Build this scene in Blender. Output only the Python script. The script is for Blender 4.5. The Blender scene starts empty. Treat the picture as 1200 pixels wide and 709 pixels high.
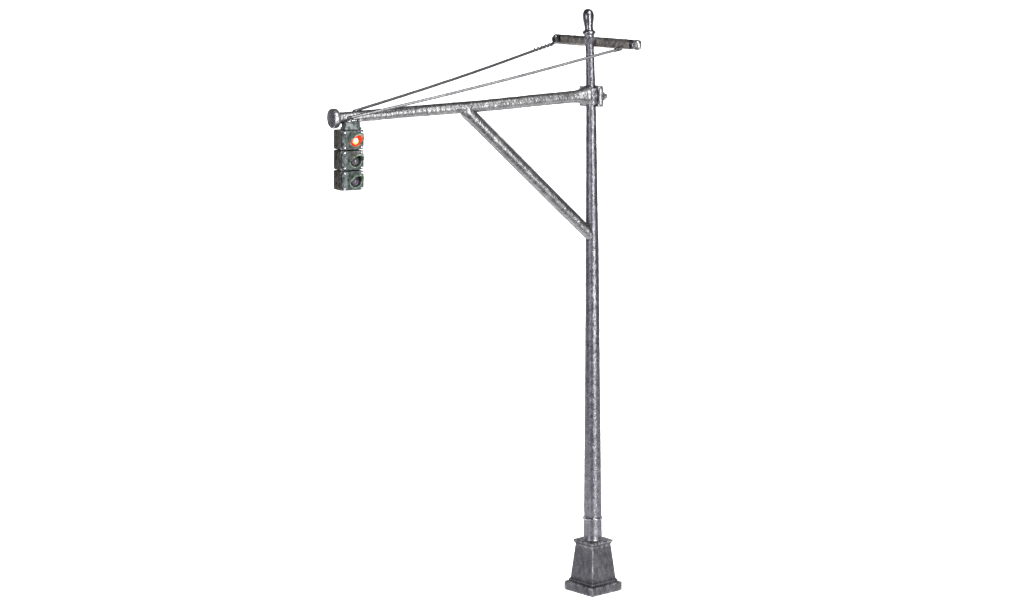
import bpy, bmesh, math, random
from mathutils import Vector, Matrix, noise

random.seed(7)
scene = bpy.context.scene
COL = scene.collection
V = Vector
PI = math.pi

# ------------------------------------------------------------------ helpers
def obj(name, bm, mat, parent=None, smooth=True, angle=None):
    bmesh.ops.recalc_face_normals(bm, faces=bm.faces)
    me = bpy.data.meshes.new(name)
    bm.to_mesh(me); bm.free()
    me.materials.append(mat)
    for p in me.polygons:
        p.use_smooth = smooth
    if smooth and angle:
        me.set_sharp_from_angle(angle=math.radians(angle))
    o = bpy.data.objects.new(name, me)
    COL.objects.link(o)
    if parent:
        o.parent = parent
    return o

def wobble(p, amp, scale=18.0):
    if amp <= 0:
        return V((0, 0, 0))
    return noise.noise_vector(V(p) * scale) * amp + noise.noise_vector(V(p) * scale * 2.7 + V((9, 3, 5))) * amp * .5

def catmull(pts, rad, step):
    """resample a path finely so the cast surface can be a little uneven"""
    out_p, out_r = [], []
    for i in range(len(pts) - 1):
        a, b = V(pts[i]), V(pts[i + 1])
        n = max(1, int((b - a).length / step))
        for k in range(n):
            t = k / n
            out_p.append(a.lerp(b, t)); out_r.append(rad[i] * (1 - t) + rad[i + 1] * t)
    out_p.append(V(pts[-1])); out_r.append(rad[-1])
    return out_p, out_r

def tube(bm, pts, rad, n=24, rough=0.0, step=.03, flat=1.0, caps=True, up=None):
    pts = [V(p) for p in pts]
    if not isinstance(rad, (list, tuple)):
        rad = [rad] * len(pts)
    P, R = catmull(pts, list(rad), step)
    rings = []
    N = len(P)
    d0 = (P[-1] - P[0]).normalized()
    ref = V(up) if up else (V((0, 0, 1)) if abs(d0.z) < .9 else V((1, 0, 0)))
    for i in range(N):
        d = (P[min(i + 1, N - 1)] - P[max(i - 1, 0)]).normalized()
        s = d.cross(ref).normalized()
        t = s.cross(d).normalized()
        ring = []
        for k in range(n):
            a = 2 * PI * k / n
            q = P[i] + (s * math.cos(a) * flat + t * math.sin(a)) * R[i]
            ring.append(bm.verts.new(q + wobble(q, rough)))
        rings.append(ring)
    for i in range(N - 1):
        for k in range(n):
            bm.faces.new((rings[i][k], rings[i][(k + 1) % n], rings[i + 1][(k + 1) % n], rings[i + 1][k]))
    if caps:
        bm.faces.new(rings[0]); bm.faces.new(rings[-1])

def rbox(bm, c, size, bev=.008, mat=None, seg=2, rough=0.0):
    """box with rounded edges; mat is a rotation"""
    b = bmesh.new()
    bmesh.ops.create_cube(b, size=1)
    for v in b.verts:
        v.co = V((v.co.x * size[0], v.co.y * size[1], v.co.z * size[2]))
    if bev > 0:
        bmesh.ops.bevel(b, geom=list(b.edges), offset=bev, segments=seg, profile=.6, affect='EDGES')
    M = mat if mat else Matrix.Identity(3)
    for v in b.verts:
        v.co = M @ v.co + V(c)
        v.co += wobble(v.co, rough)
    me = bpy.data.meshes.new('tmp'); b.to_mesh(me); b.free()
    bm.from_mesh(me); bpy.data.meshes.remove(me)

def rounded_plate(bm, w, h, r, y0, y1, cx=0, cz=0, bev=.006, seg=5):
    """plate in the local XZ plane with rounded corners, from y0 (back) to y1 (front)"""
    def outline(inset):
        pts = []
        for (sx, sz, a0) in ((1, 1, 0), (-1, 1, 90), (-1, -1, 180), (1, -1, 270)):
            ox, oz = sx * (w / 2 - r), sz * (h / 2 - r)
            for k in range(seg + 1):
                a = math.radians(a0 + 90 * k / seg)
                pts.append((cx + ox + math.cos(a) * (r - inset), cz + oz + math.sin(a) * (r - inset)))
        return pts
    s = 1 if y1 > y0 else -1
    levels = [(y0, bev * .6), (y0 + s * bev * .6, 0), (y1 - s * bev, 0), (y1 - s * bev * .3, bev * .35), (y1, bev)]
    rings = [[bm.verts.new((x, y, z)) for (x, z) in outline(i)] for (y, i) in levels]
    n = len(rings[0])
    for a, b in zip(rings, rings[1:]):
        for k in range(n):
            bm.faces.new((a[k], a[(k + 1) % n], b[(k + 1) % n], b[k]))
    bm.faces.new(rings[0]); bm.faces.new(rings[-1])

def square_loft(bm, prof, corner=.006, per=14, zstep=.025, rough=0.0):
    P = []
    for i in range(len(prof) - 1):
        (h0, z0), (h1, z1) = prof[i], prof[i + 1]
        n = max(1, int(math.hypot(h1 - h0, z1 - z0) / zstep))
        for k in range(n):
            t = k / n
            P.append((h0 * (1 - t) + h1 * t, z0 * (1 - t) + z1 * t))
    P.append(prof[-1])
    rings = []
    for h, z in P:
        pts = []
        c = min(corner, h * .5)
        for q in range(4):
            a = q * PI / 2
            ca, sa = math.cos(a), math.sin(a)
            loc = [(h, -h + c + (2 * h - 2 * c) * k / per) for k in range(per + 1)]
            loc.append((h - c * .29, h - c * .29))
            pts += [(x * ca - y * sa, x * sa + y * ca) for x, y in loc]
        rings.append([bm.verts.new(V((x, y, z)) + wobble((x, y, z), rough, 14)) for x, y in pts])
    n = len(rings[0])
    for a, b in zip(rings, rings[1:]):
        for k in range(n):
            bm.faces.new((a[k], a[(k + 1) % n], b[(k + 1) % n], b[k]))
    bm.faces.new(rings[0]); bm.faces.new(rings[-1])

def dome(bm, c, r, axis=(0, -1, 0), squash=.6, n=14, m=6):
    ax = V(axis).normalized()
    s = ax.orthogonal().normalized(); t = ax.cross(s)
    c = V(c)
    rings = []
    for i in range(m):
        a = (PI / 2) * i / m
        rings.append([bm.verts.new(c + (s * math.cos(2 * PI * k / n) + t * math.sin(2 * PI * k / n)) * r * math.cos(a) + ax * r * squash * math.sin(a)) for k in range(n)])
    top = bm.verts.new(c + ax * r * squash)
    for a, b in zip(rings, rings[1:]):
        for k in range(n):
            bm.faces.new((a[k], a[(k + 1) % n], b[(k + 1) % n], b[k]))
    for k in range(n):
        bm.faces.new((rings[-1][k], rings[-1][(k + 1) % n], top))
    bm.faces.new(rings[0])

def empty(name, loc, rz, label, cat):
    o = bpy.data.objects.new(name, None)
    COL.objects.link(o)
    o.empty_display_size = .2
    o.location = loc; o.rotation_euler = (0, 0, rz)
    o['label'] = label; o['category'] = cat
    return o

# ------------------------------------------------------------------ materials
def metal(name, dark, light, rough=(.34, .52), bump=.5, scale=26.0, edge=(.35, .34, .36), wear=(.5, .5, .52), wear_amt=.8, metallic=1.0, stretch=(1, 1, .8)):
    m = bpy.data.materials.new(name); m.use_nodes = True
    nt = m.node_tree; N, L = nt.nodes, nt.links
    b = N['Principled BSDF']
    b.inputs['Metallic'].default_value = metallic
    b.inputs['Specular Tint'].default_value = (*edge, 1)
    tc = N.new('ShaderNodeTexCoord')
    mp = N.new('ShaderNodeMapping'); mp.inputs['Scale'].default_value = stretch
    L.new(tc.outputs['Object'], mp.inputs['Vector'])
    def ns(s, d=4, r=.6):
        n = N.new('ShaderNodeTexNoise'); n.inputs['Scale'].default_value = s
        n.inputs['Detail'].default_value = d; n.inputs['Roughness'].default_value = r
        L.new(mp.outputs[0], n.inputs['Vector']); return n
    grain = ns(scale * .8, 3, .55); blot = ns(scale * .22, 3, .6); fine = ns(scale * 2.0, 2, .5)
    mixf = N.new('ShaderNodeMath'); mixf.operation = 'ADD'
    sc = N.new('ShaderNodeMath'); sc.operation = 'MULTIPLY'; sc.inputs[1].default_value = .45
    L.new(blot.outputs['Fac'], sc.inputs[0])
    sg = N.new('ShaderNodeMath'); sg.operation = 'MULTIPLY'; sg.inputs[1].default_value = .55
    L.new(grain.outputs['Fac'], sg.inputs[0])
    L.new(sc.outputs[0], mixf.inputs[0]); L.new(sg.outputs[0], mixf.inputs[1])
    ramp = N.new('ShaderNodeValToRGB')
    ramp.color_ramp.elements[0].position = .38; ramp.color_ramp.elements[0].color = (*dark, 1)
    ramp.color_ramp.elements[1].position = .62; ramp.color_ramp.elements[1].color = (*light, 1)
    L.new(mixf.outputs[0], ramp.inputs[0])
    # silver rubbed through on exposed edges
    geo = N.new('ShaderNodeNewGeometry')
    er = N.new('ShaderNodeMapRange'); er.inputs[1].default_value = .515; er.inputs[2].default_value = .57
    L.new(geo.outputs['Pointiness'], er.inputs[0])
    em = N.new('ShaderNodeMath'); em.operation = 'MULTIPLY'; L.new(er.outputs[0], em.inputs[0])
    gr = N.new('ShaderNodeMapRange'); gr.inputs[1].default_value = .4; gr.inputs[2].default_value = .62; gr.inputs[4].default_value = wear_amt
    L.new(grain.outputs['Fac'], gr.inputs[0]); L.new(gr.outputs[0], em.inputs[1])
    mx = N.new('ShaderNodeMix'); mx.data_type = 'RGBA'
    L.new(em.outputs[0], mx.inputs[0]); L.new(ramp.outputs[0], mx.inputs[6]); mx.inputs[7].default_value = (*wear, 1)
    L.new(mx.outputs[2], b.inputs['Base Color'])
    rr = N.new('ShaderNodeMapRange'); rr.inputs[1].default_value = .3; rr.inputs[2].default_value = .7
    rr.inputs[3].default_value = rough[0]; rr.inputs[4].default_value = rough[1]
    L.new(fine.outputs['Fac'], rr.inputs[0]); L.new(rr.outputs[0], b.inputs['Roughness'])
    b1 = N.new('ShaderNodeBump'); b1.inputs['Strength'].default_value = bump; b1.inputs['Distance'].default_value = .018
    L.new(grain.outputs['Fac'], b1.inputs['Height'])
    b2 = N.new('ShaderNodeBump'); b2.inputs['Strength'].default_value = bump * .5; b2.inputs['Distance'].default_value = .005
    L.new(fine.outputs['Fac'], b2.inputs['Height']); L.new(b1.outputs[0], b2.inputs['Normal'])
    L.new(b2.outputs[0], b.inputs['Normal'])
    return m

STEEL = metal('weathered_steel', (.135, .132, .15), (.205, .202, .222), rough=(.34, .46))
ARM = metal('weathered_arm_steel', (.19, .19, .197), (.31, .31, .317), rough=(.34, .46))
PEDESTAL = metal('cast_iron', (.072, .072, .082), (.135, .137, .148), rough=(.42, .58), scale=34, bump=.42, stretch=(1, 1, .55))
POLISHED = metal('rubbed_finial_steel', (.15, .147, .165), (.26, .257, .275), rough=(.24, .34), bump=.22)
WIRE2 = metal('bright_wire_steel', (.13, .13, .14), (.19, .19, .20), bump=.05, rough=(.38, .48), wear_amt=0)
BRONZE = metal('brownish_crossarm', (.15, .137, .123), (.28, .262, .24), rough=(.4, .58))  # brownish base tint over the whole crossarm
DARK = metal('blackened_steel', (.015, .015, .015), (.035, .033, .03), rough=(.45, .6), wear_amt=.4)
BRIGHT = metal('lightened_steel', (.2, .2, .215), (.38, .38, .40), bump=.4)
WIRE = metal('wire_steel', (.125, .125, .137), (.18, .18, .19), bump=.04, rough=(.42, .5), wear_amt=0)
HOUSE = metal('signal_body_paint', (.024, .021, .012), (.052, .046, .028), rough=(.55, .75), metallic=.0, scale=34, wear=(.2, .2, .18), wear_amt=.35, edge=(.4, .4, .4))
DOOR = metal('signal_door_paint', (.030, .040, .040), (.085, .10, .102), rough=(.42, .6), metallic=.35, scale=34, wear=(.32, .35, .35), wear_amt=.6, edge=(.4, .4, .4))
VISOR = metal('signal_visor_paint', (.04, .085, .05), (.10, .17, .105), rough=(.45, .6), metallic=.3, scale=40, wear=(.36, .41, .36), edge=(.4, .4, .4))
RECESS = metal('lens_recess_black', (.008, .008, .008), (.016, .016, .018), rough=(.5, .6), metallic=0, wear_amt=0, edge=(.3, .3, .3))
BOLT = metal('bare_bolt', (.6, .6, .62), (.85, .85, .87), rough=(.25, .4), bump=.2)
LENSOFF = metal('unlit_lens', (.05, .043, .06), (.12, .105, .14), rough=(.2, .35), metallic=.0, bump=.15, scale=50, edge=(1, 1, 1))

def glow(name, col, strength, base):
    m = bpy.data.materials.new(name); m.use_nodes = True
    N, L = m.node_tree.nodes, m.node_tree.links
    b = N['Principled BSDF']
    b.inputs['Base Color'].default_value = (*base, 1); b.inputs['Roughness'].default_value = .25
    b.inputs['Emission Color'].default_value = (*col, 1); b.inputs['Emission Strength'].default_value = strength
    n = N.new('ShaderNodeTexNoise'); n.inputs['Scale'].default_value = 60
    bp = N.new('ShaderNodeBump'); bp.inputs['Strength'].default_value = .2; bp.inputs['Distance'].default_value = .004
    L.new(n.outputs['Fac'], bp.inputs['Height']); L.new(bp.outputs[0], b.inputs['Normal'])
    return m
REDLENS = glow('lit_red_lens', (1, .03, .008), .8, (.5, .02, .01))
HOT = glow('lamp_glow', (1, .30, .02), 2.2, (.8, .3, .1))
BULB = glow('hot_bulb', (1, .86, .45), 4.0, (.9, .8, .5))

BACK = bpy.data.materials.new('emissive_white_sweep'); BACK.use_nodes = True
_b = BACK.node_tree.nodes['Principled BSDF']
_b.inputs['Base Color'].default_value = (.8, .8, .8, 1); _b.inputs['Roughness'].default_value = .9
_b.inputs['Specular IOR Level'].default_value = 0
_b.inputs['Emission Color'].default_value = (1, 1, 1, 1); _b.inputs['Emission Strength'].default_value = 1.0  # emission added so the white holds and no shadow shows

# ------------------------------------------------------------------ white sweep the post stands on, emission added to blank out shadows
bm = bmesh.new()
prof = [(-2.2, 0.0), (0, 0), (1.8, 0)]
for k in range(1, 13):
    a = PI / 2 * k / 12
    prof.append((1.8 + 3 * math.sin(a), 3 - 3 * math.cos(a)))
prof.append((4.8, 9.5))
lo = [bm.verts.new((-10, y, z)) for y, z in prof]; hi = [bm.verts.new((8.0, y, z)) for y, z in prof]
for i in range(len(prof) - 1):
    bm.faces.new((lo[i], hi[i], hi[i + 1], lo[i + 1]))
bd = obj('backdrop', bm, BACK)
bd['kind'] = 'structure'; bd['label'] = 'seamless plain white backdrop sweep under and behind the post'; bd['category'] = 'backdrop'

# ------------------------------------------------------------------ the post
C30, S30 = math.cos(PI / 6), math.sin(PI / 6)
U = V((-C30, -S30, 0))            # direction the mast arm points, on plan
F = V((S30, -C30, 0))             # direction the signal faces
Z = V((0, 0, 1))
post = empty('signal_post', (0, 0, 0), 0, 'tall silver grey metal post with braced mast arm and square pedestal', 'signal post')

# pedestal
yaw = Matrix.Rotation(math.radians(-48), 3, 'Z')
bm = bmesh.new()
square_loft(bm, [(.236, .001), (.239, .012), (.239, .092), (.236, .100), (.222, .103), (.216, .106), (.203, .112), (.203, .128), (.196, .136),
                 (.190, .142), (.187, .150), (.147, .540)], corner=.005, rough=.0022)
bmesh.ops.rotate(bm, cent=(0, 0, 0), matrix=yaw, verts=bm.verts)
ped = obj('pedestal', bm, PEDESTAL, post, angle=38)
bm = bmesh.new()
square_loft(bm, [(.146, .540), (.150, .550), (.158, .560), (.163, .568), (.164, .583), (.160, .592), (.150, .597)], corner=.005, rough=.0025)
bmesh.ops.rotate(bm, cent=(0, 0, 0), matrix=yaw, verts=bm.verts)
obj('pedestal_cap', bm, PEDESTAL, ped, angle=38)

# pole
prof = [(.595, -.003, .118), (.612, -.003, .113), (.628, -.003, .107), (.70, -.003, .1055), (.82, -.004, .104), (.832, -.004, .104)]
prof2 = [(.858, -.004, .101), (.95, -.005, .1025), (1.4, -.005, .099), (2.11, -.006, .092), (3.31, -.008, .0825), (4.01, -.011, .0785), (4.46, -.015, .071),
         (5.06, -.018, .0655), (5.61, -.023, .059), (6.0, -.030, .054), (6.31, -.037, .050), (6.42, -.041, .053), (6.48, -.044, .0585), (6.515, -.046, .058), (6.53, -.047, .05)]
bm = bmesh.new()
allp = prof + [(.845, -.004, .103)] + prof2
tube(bm, [(x, 0, z) for z, x, r in allp], [r for z, x, r in allp], n=40, rough=.0022, step=.025)
pole = obj('pole', bm, STEEL, post, angle=60)
bm = bmesh.new()
rp = [(.828, .1045), (.833, .113), (.845, .1175), (.857, .113), (.863, .103)]
tube(bm, [(-.004, 0, z) for z, r in rp], [r for z, r in rp], n=40, rough=.0015, step=.01)
obj('collar', bm, POLISHED, pole)

# finial
bm = bmesh.new()
fp = [(6.505, -.046, .055), (6.515, -.0465, .065), (6.53, -.047, .072), (6.545, -.0475, .066), (6.556, -.048, .050), (6.575, -.049, .0455), (6.61, -.051, .046), (6.65, -.053, .0525),
      (6.69, -.055, .059), (6.72, -.0565, .0615), (6.745, -.0575, .060), (6.77, -.0585, .053), (6.79, -.059, .042), (6.803, -.0595, .026), (6.808, -.0595, .010)]
tube(bm, [(x, 0, z) for z, x, r in fp], [r * 1.12 for z, x, r in fp], n=32, rough=.002, step=.01)
obj('finial', bm, POLISHED, post)

# mast arm
AX = V((.0, -.042, 5.775))         # where the arm meets the pole
def arm_pt(u):                    # centre line, drooping a little towards the signal
    s = [(0, 5.782), (.2, 5.780), (.8, 5.754), (1.1, 5.738), (1.5, 5.719), (2.0, 5.705), (2.45, 5.692), (2.9, 5.672), (3.2, 5.662), (3.6, 5.648)]
    for (a, za), (b, zb) in zip(s, s[1:]):
        if a <= u <= b:
            t = (u - a) / (b - a); break
    else:
        t, za, zb = 1, s[-2][1], s[-1][1]
    q = V((AX.x, AX.y, 0)) + U * u
    return V((q.x, q.y, za * (1 - t) + zb * t + .014))
ap = [(.082, .116), (.092, .121), (.115, .118), (.15, .103), (.175, .088), (.205, .078), (.25, .073), (.35, .0705), (.8, .070), (1.5, .0675), (2.0, .065), (2.6, .0635), (3.1, .063), (3.25, .064), (3.345, .069)]
bm = bmesh.new()
us = []
for (a, ra), (b, rb) in zip(ap, ap[1:]):
    n = max(1, int((b - a) / .03))
    us += [(a + (b - a) * k / n, ra + (rb - ra) * k / n) for k in range(n)]
us.append(ap[-1])
tube(bm, [arm_pt(u) for u, r in us], [r for u, r in us], n=32, rough=.003, step=.1)
arm = obj('mast_arm', bm, ARM, post, angle=60)
bm = bmesh.new()
cp = [(3.325, .085), (3.332, .102), (3.34, .108), (3.388, .112), (3.402, .106), (3.406, .096)]
tube(bm, [arm_pt(u) for u, r in cp], [r for u, r in cp], n=36, rough=.003, step=.02)
obj('end_cap', bm, BRIGHT, arm, angle=45)  # lighter steel paints in the fill light on the cap face

# brace from arm to pole, with lumpy weld beads at both ends
B0, B1 = arm_pt(1.745) + V((0, 0, .0)), V((-.012, -.006, 4.135))
bm = bmesh.new()
bd_ = (B1 - B0)
tube(bm, [B0, B0 + bd_ * .02, B0 + bd_ * .045, B0 + bd_ * .075, B0 + bd_ * .5, B0 + bd_ * .95, B0 + bd_ * .985, B1], [.045, .074, .081, .0765, .0745, .069, .067, .057], n=28, rough=.003, step=.03)
obj('brace', bm, ARM, post, angle=60)

# clamp round the pole
R3 = Matrix((( -U.x, -F.x, 0), (-U.y, -F.y, 0), (0, 0, 1)))   # local x = away from the arm, y = back, z = up
cc = V((-.023, -.012, 5.785))
bm = bmesh.new()
rbox(bm, cc + U * .080, (.026, .235, .235), .007, R3, rough=.003)
rbox(bm, cc - U * .062 + F * .03, (.07, .17, .245), .010, R3, rough=.003)
rbox(bm, cc - U * .005 + F * .02, (.15, .14, .20), .02, R3, rough=.004)
clamp = obj('clamp', bm, STEEL, post, angle=40)
bm = bmesh.new()
rbox(bm, cc - U * .060 + F * .120, (.060, .040, .205), .017, R3, seg=3, rough=.002)
obj('clamp_strap', bm, ARM, clamp, angle=60)
bm = bmesh.new()
q = cc - U * .094 + F * .05 - Z * .005
tube(bm, [q, q - U * .012, q - U * .02, q - U * .05, q - U * .056, q - U * .082, q - U * .088], [.058, .058, .05, .05, .032, .03, .02], n=8, rough=.001, step=.02)
obj('bolt', bm, STEEL, clamp, angle=30)

# crossarm near the top, its two wire loops and end knobs
CL, CR = V((-.462, .375, 6.436)), V((.54, -.314, 6.398))
cd = (CR - CL).normalized(); clen = (CR - CL).length
def ca(t): return CL + cd * t
def bar(bm, a, b, h, d, rough=.003, ends=0.0):
    n = max(2, int((b - a) / .02)); side = cd.cross(Z).normalized(); rings = []
    for i in range(n + 1):
        t = a + (b - a) * i / n
        e = min(t - a, b - t)
        k = 1 if e >= ends else .25 + .75 * math.sqrt(max(0, 1 - (1 - e / ends) ** 2))
        ring = []
        for q in range(20):
            an = 2 * PI * q / 20
            cx_, cz_ = math.cos(an), math.sin(an)
            p_ = 3.2
            m_ = (abs(cx_) ** p_ + abs(cz_) ** p_) ** (-1 / p_)
            pt = ca(t) + side * cx_ * m_ * d / 2 * k + Z * cz_ * m_ * h / 2 * k
            ring.append(bm.verts.new(pt + wobble(pt, rough)))
        rings.append(ring)
    for r0, r1 in zip(rings, rings[1:]):
        for q in range(20):
            bm.faces.new((r0[q], r0[(q + 1) % 20], r1[(q + 1) % 20], r1[q]))
    bm.faces.new(rings[0]); bm.faces.new(rings[-1])
bm = bmesh.new()
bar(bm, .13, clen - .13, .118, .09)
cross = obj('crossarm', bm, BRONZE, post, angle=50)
bm = bmesh.new()
rbox(bm, V((-.038, .0, 6.435)), (.135, .115, .085), .014, Matrix.Rotation(-math.atan2(.675, .982), 3, 'Z'), rough=.003)
obj('crossarm_bracket', bm, STEEL, cross, angle=50)
for t0, t1, g0, g1 in ((.0, .088, .082, .136), (clen - .105, clen + .01, clen - .142, clen - .10)):
    bm = bmesh.new(); bar(bm, t0, t1, .122, .10, ends=.05)
    kn = obj('end_knob', bm, ARM, cross, angle=60)
for g0, g1 in ((.078, .134), (clen - .142, clen - .096)):
    bm = bmesh.new(); bar(bm, g0, g1, .112, .09, rough=.006)
    obj('wire_loop', bm, DARK, cross, angle=60)
fs = -(cd.cross(Z)).normalized()
if fs.y > 0: fs = -fs
for t in (.045, clen - .055):
    bm = bmesh.new()
    c0 = ca(t) + fs * .047
    pts = [c0 + (cd * math.cos(a) + Z * math.sin(a)) * .026 for a in [2 * PI * k / 16 for k in range(17)]]
    tube(bm, pts, .010, n=8, step=.02, up=fs)
    dome(bm, c0 - fs * .004, .016, fs)
    obj('eyebolt', bm, DARK if t < .1 else BRIGHT, cross)

# support wires
def wire(a, b, twist):
    bm = bmesh.new()
    d = b - a
    n = 60
    pts, rad = [], []
    for k in range(n + 1):
        t = k / n
        sag = -.022 * math.sin(PI * t)
        pts.append(a + d * t + Z * sag + wobble(a + d * t, .0015, 6)); rad.append(.0168)
    tube(bm, pts, rad, n=10, step=1, up=(0, 0, 1))
    # twisted tail at the crossarm end
    s = d.normalized().cross(Z).normalized(); t2 = s.cross(d.normalized())
    pts = []
    for k in range(70):
        a_ = k * .55; f_ = twist * k / 69 / d.length
        pts.append(a + d * f_ + (s * math.cos(a_) + t2 * math.sin(a_)) * .017)
    tube(bm, pts, .009, n=8, step=1)
    return bm
wa = ca(.02) + Z * -.055 - cd * .01
obj('support_wire', wire(wa, arm_pt(3.13) + Z * .062 - F * .0, .36), WIRE, post)
wb = ca(clen - .235) + Z * -.050 + fs * .035
obj('support_wire', wire(wb, arm_pt(3.23) + F * .070 + Z * .0, .10), WIRE2, post)

# ------------------------------------------------------------------ the three-section signal under the arm
SW, SD, SH = .278, .25, .2245
foot = arm_pt(3.19) + F * .004; zb = 4.870
sig = empty('traffic_light', (foot.x, foot.y, zb), PI / 6, 'dark three-lamp traffic light hung under the mast arm end, red lamp lit', 'traffic light')
# hanger
bm = bmesh.new()
zt = 3 * SH + .002
rbox(bm, (.012, -.035, zt + .012), (.205, .13, .03), .008, rough=.002)
rbox(bm, (.012, -.035, zt + .052), (.185, .11, .075), .012, rough=.002)
hang = obj('hanger', bm, DOOR, sig, angle=45)
bm = bmesh.new()
for k in range(9):
    a = V((random.uniform(-.05, .10), random.uniform(-.095, -.06), zt + .098 + random.uniform(-.008, .012)))
    dome(bm, a, random.uniform(.016, .028), (random.uniform(-.3, .3), -.5, 1), .5, 10, 4)
obj('solder_bead', bm, BOLT, hang)

def ring_mesh(bm, c, r0, r1, y0, y1, n=32):
    """short sleeve round the lens, from y0 back to y1 front"""
    c = V(c); rows = []
    for r, y in ((r1, y0), (r1, y1 + .004), (r1 - .004, y1), (r0 + .003, y1), (r0, y1 + .004), (r0, y0)):
        rows.append([bm.verts.new(c + V((math.cos(2 * PI * k / n) * r, y, math.sin(2 * PI * k / n) * r))) for k in range(n)])
    for a, b in zip(rows, rows[1:]):
        for k in range(n):
            bm.faces.new((a[k], a[(k + 1) % n], b[(k + 1) % n], b[k]))

def visor_mesh(bm, c, r, length, a0=-20, a1=200, th=.009, n=28):
    """hood over the lens: longest at the top, cut back to nothing at the sides"""
    c = V(c)
    rows = []
    for k in range(n + 1):
        a = math.radians(a0 + (a1 - a0) * k / n)
        w = max(0, math.sin(PI * k / n)) ** .6
        L_ = .012 + length * w
        droop = .0 
        col = []
        for rr, y in ((r + th, 0), (r + th, -L_), (r, -L_ + .002), (r, 0)):
            col.append(bm.verts.new(c + V((math.cos(a) * rr, y, math.sin(a) * rr + droop))))
        rows.append(col)
    for a, b in zip(rows, rows[1:]):
        for q in range(4):
            bm.faces.new((a[q], a[(q + 1) % 4], b[(q + 1) % 4], b[q]))
    bm.faces.new(rows[0]); bm.faces.new(rows[-1])

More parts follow.
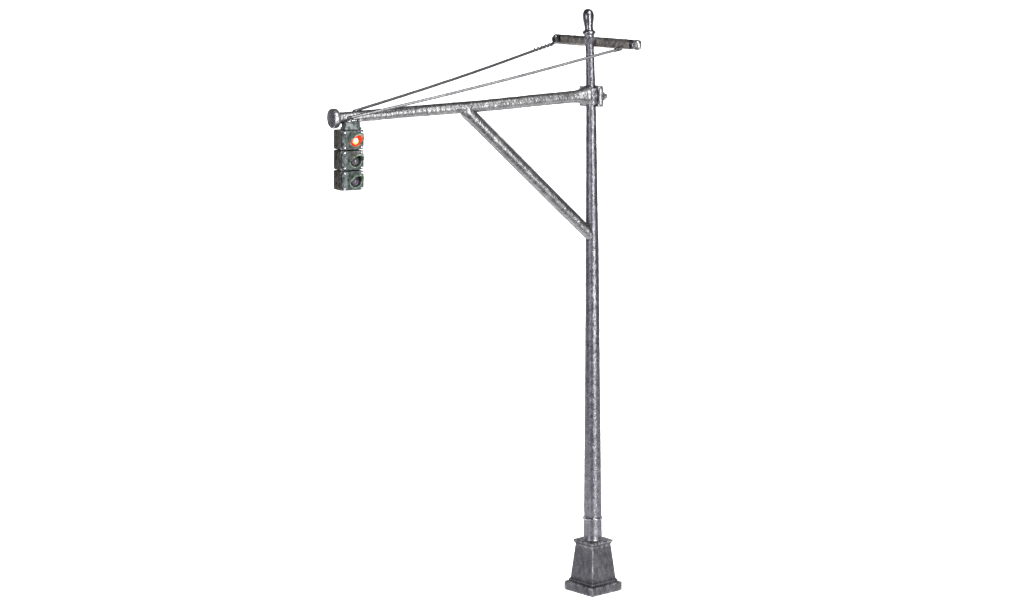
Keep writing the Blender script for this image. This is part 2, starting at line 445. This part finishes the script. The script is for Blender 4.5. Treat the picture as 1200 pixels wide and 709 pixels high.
yf = -SD / 2                       # front plane of the body
for i in range(3):
    z0 = (2 - i) * SH
    zc = z0 + SH / 2
    bm = bmesh.new()
    rbox(bm, (0, .02, zc), (SW - .014, SD - .05, SH - .006), .022, seg=4, rough=.0015)
    # raised panels on the two sides, split by a groove
    for sx in (-1, 1):
        for yy in (-.028, .058):
            rbox(bm, (sx * (SW / 2 - .010), yy, zc), (.012, .080, SH - .034), .005, rough=.001)
    hs = obj('housing', bm, HOUSE, sig, angle=40)
    bm = bmesh.new()
    rbox(bm, (0, yf + .047, zc), (SW + .002, .022, SH - .012), .006, rough=.001)     # flange the door shuts on
    obj('flange', bm, DOOR, hs, angle=40)
    bm = bmesh.new()
    rounded_plate(bm, SW - .012, SH - .014, .045, yf + .034, yf + .006, 0, zc, bev=.008)
    obj('signal_door', bm, DOOR, hs, angle=35)
    for sx in (-1, 1):
        for sz in (-1, 1):
            bm = bmesh.new()
            dome(bm, (sx * .104, yf + .006, zc + sz * .084), .0150, (0, -1, 0), .7)
            obj('bolt', bm, BOLT, hs)
    for sz in (-1, 1):
        bm = bmesh.new()
        tube(bm, [(-.128, yf + .012, zc + sz * .042 - .017), (-.128, yf + .012, zc + sz * .042 + .017)], .012, n=12)
        obj('hinge', bm, DARK, hs, angle=40)
    lc = (.024, yf + .006, zc - .002)
    bm = bmesh.new()
    ring_mesh(bm, lc, .066, .082, .004, -.012)
    obj('lens_ring', bm, VISOR, hs, angle=40)
    bm = bmesh.new()
    visor_mesh(bm, lc, .066, .105, -8, 190, .017)
    obj('visor', bm, VISOR, hs, angle=40)
    if i == 0:
        bm = bmesh.new()
        dome(bm, (lc[0], lc[1] - .001, lc[2]), .068, (0, -1, 0), .30, 28, 8)
        ln = obj('lens', bm, REDLENS, hs)
        ln['label'] = 'glowing red lens with a hot yellow centre'
        bm = bmesh.new()
        dome(bm, (lc[0] - .004, lc[1] - .012, lc[2] - .008), .038, (0, -1, 0), .36, 24, 7)
        obj('lamp_glow', bm, HOT, hs)
        bm = bmesh.new()
        dome(bm, (lc[0] - .002, lc[1] - .015, lc[2] - .002), .026, (0, -1, 0), .75, 20, 7)
        obj('bulb', bm, BULB, hs)
    else:
        bm = bmesh.new()
        dome(bm, (lc[0], lc[1] - .001, lc[2]), .068, (0, -1, 0), .05, 28, 4)
        obj('recess_disc', bm, RECESS, hs)  # near-flat black disc; the recess shade is put into its colour
        bm = bmesh.new()
        dome(bm, (lc[0] - .004, lc[1] - .002, lc[2] - .006), .042, (0, -1, 0), .55, 28, 8)
        ln = obj('lens', bm, LENSOFF, hs)
        ln['label'] = 'unlit grey lens'

# ------------------------------------------------------------------ camera
cam = bpy.data.cameras.new('camera')
cam.sensor_width = 36; cam.lens = 90
cam.shift_y = -474.5 / 1200
cam.clip_end = 500
co = bpy.data.objects.new('camera', cam); COL.objects.link(co)
co.location = (-.95, -30, 8.11); co.rotation_euler = (PI / 2, 0, 0)
scene.camera = co

# ------------------------------------------------------------------ light: studio softboxes, dim grey room
w = bpy.data.worlds.new('World'); scene.world = w; w.use_nodes = True
w.node_tree.nodes['Background'].inputs[0].default_value = (.9, .92, 1, 1)
w.node_tree.nodes['Background'].inputs[1].default_value = .16

def area(name, loc, target, size, power, col=(1, 1, 1), size_y=None):
    l = bpy.data.lights.new(name, 'AREA'); l.energy = power; l.color = col
    l.shape = 'RECTANGLE'; l.size = size; l.size_y = size_y or size
    o = bpy.data.objects.new(name, l); COL.objects.link(o)
    o.location = loc
    o.rotation_euler = (V(target) - V(loc)).to_track_quat('-Z', 'Y').to_euler()
area('key_light', (8.5, -13, 4.2), (-.4, 0, 3.4), 2.8, 2450, (1, .99, .97), 11)
area('overhead_light', (3.5, -7, 14), (-1.2, 0, 5.0), 4.5, 950, (1, .985, .96), 4)
area('fill_light', (-10, -12, 5), (-.8, 0, 3.0), 5.0, 900, (.95, .95, 1), 9)

pl = bpy.data.lights.new('red_lamp', 'POINT'); pl.energy = .45; pl.color = (1, .12, .03); pl.shadow_soft_size = .015
po = bpy.data.objects.new('red_lamp', pl); COL.objects.link(po); po.parent = sig
po.location = (.024, yf - .038, 2.5 * SH + .02)     # the lit lamp shining into its own hood

scene.view_settings.view_transform = 'Standard'
scene.view_settings.look = 'None'
scene.view_settings.exposure = 0
scene.view_settings.gamma = 1
scene.cycles.use_denoising = False
